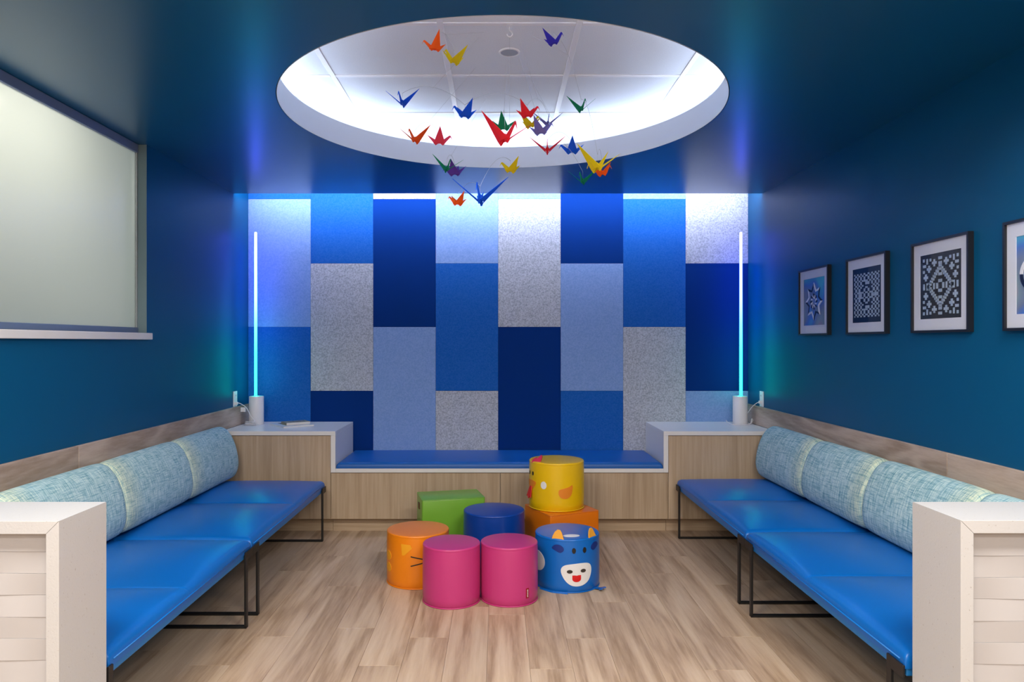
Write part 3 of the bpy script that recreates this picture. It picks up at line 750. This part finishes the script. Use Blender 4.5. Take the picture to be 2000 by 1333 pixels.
# ------------------------------------------------------------------ framed pictures on the right wall
def picture(y0, y1, lab, kind):
    zb, zt = 1.3885, 1.8065; t0 = .0245; yc = (y0+y1)/2; zc = (zb+zt)/2
    t = empty('framed_picture', lab, 'picture', (W, yc, zb), 0, 'framed paper art on the right wall')
    # local: u along the wall to the right as seen (towards the camera), v up, w out of the wall
    fn = lambda u, v, w_: (-w_, -u, v+zc-zb)
    hw = (y1-y0)/2; hh = (zt-zb)/2; fw = .011; ow = .1465
    fr = MB()
    for a, b in (((-hw, -hh), (hw, -hh+fw)), ((-hw, hh-fw), (hw, hh)), ((-hw, -hh+fw), (-hw+fw, hh-fw)), ((hw-fw, -hh+fw), (hw, hh-fw))):
        fr.prism([a, (b[0], a[1]), b, (a[0], b[1])], fn, t0)
    link('frame', fr, M['frame'], t)
    def sheet(name, rects, m, w0, w1):
        mb = MB()
        for a, b in rects: mb.prism([a, (b[0], a[1]), b, (a[0], b[1])], lambda u, v, w_: fn(u, v, w0+w_), w1-w0)
        return link(name, mb, m, t)
    i = hw-fw; j = hh-fw
    sheet('mat_board', [((-i, -j), (i, -ow)), ((-i, ow), (i, j)), ((-i, -ow), (-ow, ow)), ((ow, -ow), (i, ow))], M['mat'], .012, .0145)
    bg = {'star': 'foil', 'rings': 'foil', 'check': 'darkb', 'diamond': 'dark'}[kind]
    sheet('artwork', [((-ow-.004, -ow-.004), (ow+.004, ow+.004))], M[bg], .006, .0115)
    sheet('glass', [((-i, -j), (i, j))], M['pane'], .0170, .0185)
    def quads(name, qs, m, h=.0016):
        mb = MB()
        for q in qs: mb.prism(q, lambda u, v, w_: fn(u, v, .0115+w_), h)
        o = link(name, mb, m, t); o['kind'] = 'stuff'; return o
    R = lambda u, v, a, b: [(u-a, v-b), (u+a, v-b), (u+a, v+b), (u-a, v+b)]
    if kind == 'diamond':
        P = 0.128; qs = []
        def cell(u, v, a=.05, b=.045):
            qs.append(R(u*P, v*P, a*P, b*P))
        steps = 9
        for k in range(steps):
            u = .66*k/(steps-1); v = .68*(1-k/(steps-1))
            for su in ((-1, 1) if u > 0 else (1,)):
                for sv in ((-1, 1) if v > .01 else (1,)):
                    cell(su*u, sv*v, .085, .058)
        cell(0, .78, .09, .06); cell(0, -.78, .09, .06); cell(-.70, 0, .08, .13); cell(.70, 0, .08, .13)
        for su in (-1, 1):
            for sv in (-1, 1):
                for (u, v) in ((.33, .82), (.63, .62), (.82, .33)):
                    cell(su*u, sv*v, .13, .045); qs.append(R(su*u*P, sv*(v+.085)*P, .05*P, .04*P)); qs.append(R(su*u*P, sv*(v-.085)*P, .05*P, .04*P))
                for (u, v, a, b) in ((.94, .95, .05, .055), (.74, .90, .045, .10), (.55, .94, .05, .05), (.90, .74, .09, .05), (.94, .54, .05, .05)): cell(su*u, sv*v, a, b)
            cell(su*.93, 0, .045, .11); cell(su*.35, 0, .045, .11); cell(su*.17, 0, .055, .10); cell(0, su*.17, .10, .055); cell(0, su*.40, .10, .05); cell(0, su*.96, .10, .05)
        quads('paper_squares', qs, M['strip'])
    elif kind == 'check':
        qs = []; wd = [.55, 1, .8, 1, .8, 1, .9, 1.3, .9, 1, .8, 1, .8, 1, .55]; hs = [1, .8, 1.5]*8
        hs = [.9, .9, 1.7, .9, 1.6, .9, 1.0, 1.7, .9, 1.8, .9, 1.7, 1.0, .9, 1.6, .9, 1.7, .9, .9]
        tw, th_ = sum(wd), sum(hs); ux = -.128
        for c, wv in enumerate(wd):
            vy = -.118
            for r_, hv in enumerate(hs):
                a = wv/tw*.256; b = hv/th_*.236
                dd = abs(c-7)/5.5+abs(r_-9)/8.5
                on = ((c+r_) % 2 == 0) ^ (dd < .62) ^ (.75 < dd < .92 and c % 3 == 0)
                if on: qs.append(R(ux+a/2, vy+b/2, a*.47, b*.48))
                vy += b
            ux += wv/tw*.256
        quads('paper_squares', qs, M['strip'])
    elif kind == 'star':
        lt, dk, sl = [], [], []; ro, ri = .118, .076
        pt = lambda r, a: (r*math.sin(a), r*math.cos(a)*1.0)
        for k in range(8):
            a = k*PI/4; tip = pt(ro, a); l_ = pt(ri, a-PI/8); r_ = pt(ri, a+PI/8); c1 = pt(ro-.024, a); l2 = pt(ri-.013, a-PI/8); r2 = pt(ri-.013, a+PI/8)
            (lt if k % 2 == 0 else dk).append([tip, r_, r2, c1]); (dk if k % 2 == 0 else lt).append([l_, tip, c1, l2])
            sl.append([l2, c1, r2, pt(.050, a)])
            b_ = a+PI/8
            lt.append([pt(.040, b_-.10), pt(.040, b_+.08), pt(.020, b_+.35), pt(.022, b_+.05)]); dk.append([pt(.050, a-.14), pt(.050, a+.04), pt(.030, a+.22), pt(.032, a-.08)])
        quads('star_facets', sl, M['foil'], .002); quads('white_folds', lt, M['wpaper'], .0035); quads('dark_folds', dk, M['npaper'], .003)
    else:
        lt, dk = [], []
        def arc(cu, cv, r0, r1, a0, a1, dst):
            n_ = 14; A = [a0+(a1-a0)*k/n_ for k in range(n_+1)]
            for k in range(n_):
                dst.append([(cu+r0*math.cos(A[k]), cv+r0*math.sin(A[k])), (cu+r1*math.cos(A[k]), cv+r1*math.sin(A[k])), (cu+r1*math.cos(A[k+1]), cv+r1*math.sin(A[k+1])), (cu+r0*math.cos(A[k+1]), cv+r0*math.sin(A[k+1]))])
        for k in range(4):
            b_ = k*PI/2; cu, cv = .062*math.cos(b_), .062*math.sin(b_)
            arc(cu, cv, .052, .066, b_-1.9, b_-.05, lt); arc(cu, cv, .052, .066, b_, b_+1.85, dk)
        quads('white_arcs', lt, M['wpaper'], .003); quads('navy_arcs', dk, M['npaper'], .0022)
picture(4.196, 4.606, 'black framed picture of a folded eight-point star, farthest along the right wall', 'star')
picture(3.569, 3.979, 'black framed picture of pale checks on navy, next to the star picture', 'check')
picture(2.940, 3.350, 'black framed picture of a pale diamond with small crosses on charcoal', 'diamond')
picture(2.330, 2.740, 'black framed picture of interlaced rings, cut off by the right edge', 'rings')

# ------------------------------------------------------------------ origami crane mobile
def paper(name, col):
    m = bpy.data.materials.new(name); m.use_nodes = True; n = m.node_tree.nodes; l = m.node_tree.links; b = n['Principled BSDF']
    b.inputs['Base Color'].default_value = (*col, 1); b.inputs['Roughness'].default_value = .55; b.inputs['Specular IOR Level'].default_value = .35
    t = n.new('ShaderNodeBsdfTranslucent'); t.inputs[0].default_value = (*col, 1)
    x = n.new('ShaderNodeMixShader'); x.inputs[0].default_value = .5
    l.new(b.outputs[0], x.inputs[1]); l.new(t.outputs[0], x.inputs[2]); l.new(x.outputs[0], n['Material Output'].inputs[0]); return m
PAP = {'orange': paper('orange_paper', (1.0, .19, .015)), 'yellow': paper('yellow_paper', (.88, .74, .01)), 'purple': paper('purple_paper', (.075, .06, .62)),
       'blue': paper('blue_paper', (.008, .17, .85)), 'green': paper('green_paper', (.012, .40, .19)), 'red': paper('red_paper', (.95, .04, .07)),
       'pink': paper('rose_paper', (.95, .09, .18)), 'lavender': paper('lavender_paper', (.30, .27, .66)), 'violet': paper('violet_paper', (.17, .07, .50))}
def slab(mb, tri, th):
    """thin folded-paper piece: polygon with a little thickness along its normal"""
    P = [Vector(p) for p in tri]; nr = (P[1]-P[0]).cross(P[2]-P[0]).normalized()*th/2; n = len(P)
    mb.add([p-nr for p in P]+[p+nr for p in P], [tuple(reversed(range(n))), tuple(range(n, 2*n))]+[(i, (i+1) % n, n+(i+1) % n, n+i) for i in range(n)])
CR = {}
def crane_meshes(colr):
    if colr in CR: return CR[colr]
    m = PAP[colr]; out = []
    body = MB()          # two-pointed hull with a peaked back
    F_, R_, Mn, T = (.24, 0, -.30), (-.24, 0, -.30), (0, 0, -.13), (0, 0, .10)
    for s in (-1, 1):
        body.add([(.24, s*.012, -.30), (0, s*.02, -.13), (-.24, s*.012, -.30), (-.17, s*.10, -.02), (0, s*.085, .02), (.17, s*.10, -.02), T, (.15, 0, -.04), (-.15, 0, -.04)],
                 [(0, 1, 4, 5), (1, 2, 3, 4), (4, 3, 8, 6), (5, 4, 6, 7), (0, 5, 7), (2, 8, 3)])
    out.append(('body', body))
    for s in (-1, 1):
        wg = MB(); slab(wg, [(.37, s*.05, -.16), (.0, s*.11, -.16), (-.02, s*.50, .23), (0, s*1.0, .66)], .012); slab(wg, [(.0, s*.11, -.16), (-.37, s*.05, -.16), (0, s*1.0, .66), (-.02, s*.50, .23)], .012)
        slab(wg, [(.37, s*.045, -.16), (.23, s*.02, -.30), (0, s*.03, -.13)], .012); slab(wg, [(-.37, s*.045, -.16), (0, s*.03, -.13), (-.23, s*.02, -.30)], .012)
        out.append(('wing', wg))
    nk = MB()
    for s in (-1, 1): nk.add([(.24, s*.012, -.30), (.13, s*.04, -.02), (.66, s*.008, .36), (.74, s*.006, .27)], [(0, 1, 2, 3)])
    nk.add([(.13, -.04, -.02), (.13, .04, -.02), (.66, .008, .36), (.66, -.008, .36)], [(0, 1, 2, 3)]); nk.add([(.24, -.012, -.30), (.24, .012, -.30), (.74, .006, .27), (.74, -.006, .27)], [(0, 1, 2, 3)])
    out.append(('neck', nk))
    hd = MB(); slab(hd, [(.65, 0, .36), (.74, 0, .33), (.86, 0, .04), (.73, 0, .23)], .022); out.append(('head', hd))
    tl_ = MB()
    for s in (-1, 1): tl_.add([(-.24, s*.012, -.30), (-.13, s*.04, -.02), (-.80, 0, .36)], [(0, 1, 2)])
    tl_.add([(-.24, -.012, -.30), (-.24, .012, -.30), (-.80, 0, .36)], [(0, 1, 2)]); tl_.add([(-.13, -.04, -.02), (-.13, .04, -.02), (-.80, 0, .36)], [(0, 1, 2)])
    out.append(('tail', tl_))
    res = []
    for nm, mb in out:
        me = bpy.data.meshes.new('crane_'+nm); me.from_pydata(mb.v, [], mb.f)
        bm = bmesh.new(); bm.from_mesh(me); bmesh.ops.remove_doubles(bm, verts=bm.verts, dist=1e-5); bmesh.ops.recalc_face_normals(bm, faces=bm.faces); bm.to_mesh(me); bm.free()
        me.materials.append(m); res.append((nm, me))
    CR[colr] = res; return res
# (colour, centre px, py, depth, span px, yaw, roll, label)
CRANES = [
 ('orange', 849, 92, 3.02, 46, 205, 10, 'orange paper crane at the top left of the mobile'),
 ('yellow', 887, 116, 3.00, 52, -130, -6, 'yellow paper crane just below the top left orange crane'),
 ('purple', 1081, 80, 3.02, 46, -45, 8, 'purple paper crane at the top right of the mobile'),
 ('blue', 786, 198, 3.10, 52, -100, 0, 'small blue paper crane at the far left of the mobile'),
 ('blue', 908, 222, 2.90, 50, -150, 0, 'blue paper crane with a raised wing, second blue from the left'),
 ('green', 1135, 210, 3.20, 46, -75, 0, 'green paper crane at the upper right of the mobile'),
 ('orange', 811, 270, 3.15, 52, -112, 0, 'orange-red paper crane at the left before the white drum'),
 ('pink', 858, 275, 3.10, 46, 8, 0, 'rose paper crane seen from the side beside the orange-red one'),
 ('green', 983, 247, 3.35, 48, 172, 0, 'green paper crane half hidden behind the large red crane'),
 ('red', 986, 266, 2.62, 84, -62, -6, 'large red paper crane at the centre of the mobile'),
 ('red', 1030, 222, 2.95, 48, -28, 0, 'red paper crane up and right of the large red one'),
 ('yellow', 1036, 242, 3.10, 46, -48, 0, 'yellow paper crane between the red and lavender cranes'),
 ('lavender', 1070, 239, 3.30, 46, -88, 0, 'small lavender paper crane with spread wings, right of the yellow one'),
 ('lavender', 1056, 255, 2.95, 50, -28, 0, 'larger lavender paper crane tilted below the small lavender one'),
 ('red', 1069, 290, 3.10, 54, -94, 0, 'red paper crane with level spread wings, left of a blue one'),
 ('blue', 1117, 293, 3.15, 46, 176, 0, 'blue paper crane in profile above the large yellow crane'),
 ('green', 873, 327, 3.10, 48, -72, -6, 'green paper crane in front of the violet one, lower left'),
 ('violet', 888, 336, 3.22, 44, 168, 0, 'violet paper crane peeking out behind the lower left green crane'),
 ('yellow', 997, 330, 3.05, 44, -148, 0, 'small yellow paper crane at the lower centre'),
 ('yellow', 1167, 322, 2.70, 74, 112, 6, 'large yellow paper crane at the right of the mobile'),
 ('orange', 1176, 336, 3.00, 44, -50, 10, 'orange paper crane tucked under the large yellow crane'),
 ('green', 1138, 351, 3.12, 46, -112, 0, 'green paper crane at the lower right, left of the orange one'),
 ('orange', 894, 395, 3.12, 40, -148, 0, 'orange-red paper crane hanging lowest, left of the large blue crane'),
 ('blue', 938, 384, 2.62, 84, -98, 0, 'large blue paper crane hanging low before the felt wall'),
]
pos = []
for (cl, px, py, d, span, yaw, roll, lab) in CRANES:
    s = span*d/F/1.52
    p = (PX(px, d), d, PZ(py, d)); pos.append((Vector(p), s))
    t = empty('paper_crane', lab, 'paper crane', p, math.radians(yaw), 'origami cranes of the ceiling mobile'); t.scale = (s, s, s)
    t.rotation_euler = (math.radians(roll), 0, math.radians(yaw))
    for nm, me in crane_meshes(cl):
        o = bpy.data.objects.new(nm, me); C.objects.link(o); o.parent = t
# the mobile that carries them
hub = Vector((.05, 3.12, ZT))
mob = empty('crane_mobile', 'clear wire mobile hooked to the white ceiling grid, carrying the paper cranes', 'mobile', hub)
M['wire'] = mat('grey_wire', (.42, .45, .50), .4, .5)
def mp(name, mb, m, smooth=True):
    o = link(name, mb, m, mob, smooth); o.location -= hub; return o
mp('grid_clip', MB().box(hub+Vector((-.013, -.016, -.003)), hub+Vector((.013, .016, -.0005)), .001, 1), M['plastic'], False)
hk = [hub+Vector(q) for q in ((0, 0, -.003), (0, 0, -.02), (.008, 0, -.028), (.012, 0, -.04), (.004, 0, -.05), (-.008, 0, -.046), (-.010, 0, -.038))]
mp('hook', MB().tube(bez(hk, 6), .0028, 8), M['plastic'])
pairs = [(0, 1, .05), (2, 5, .06), (3, 4, .05), (6, 7, .04), (8, 9, .05), (10, 12, .05), (11, 13, .04), (14, 15, .04), (16, 17, .03), (18, 23, .05), (19, 20, .04), (21, 14, .05), (22, 23, .03), (4, 10, .05), (5, 19, .06)]
for a, b, up in pairs:
    A = pos[a][0]+Vector((0, 0, .10*pos[a][1]+.028)); B = pos[b][0]+Vector((0, 0, .10*pos[b][1]+.028))
    top = max(A.z, B.z)
    pts = [A.lerp(B, q/14)+Vector((0, 0, up*(1-(2*q/14-1)**2))) for q in range(15)]
    pts = [q for q in pts if q.z < ZT-.004]
    mp('wire_arm', MB().tube(pts, .0007, 5), M['wire'])
    for q, (Pq, sq) in ((A, pos[a]), (B, pos[b])): mp('thread', MB().tube([q, Pq+Vector((0, 0, .08*sq))], .00035, 4), M['wire'])
mid = hub+Vector((0, 0, -.05))
for a, b, up in pairs[:9]:
    A = pos[a][0]; B = pos[b][0]; Mv = (A+B)/2+Vector((0, 0, up+.03)); 
    if Mv.z < mid.z-.02: mp('thread', MB().tube([Mv, Vector((hub.x*.6+Mv.x*.4, hub.y*.6+Mv.y*.4, min(mid.z, Mv.z+.25)))], .00035, 4), M['wire'])
mp('thread', MB().tube([mid, Vector((hub.x, hub.y, 2.2))], .0005, 4), M['wire'])
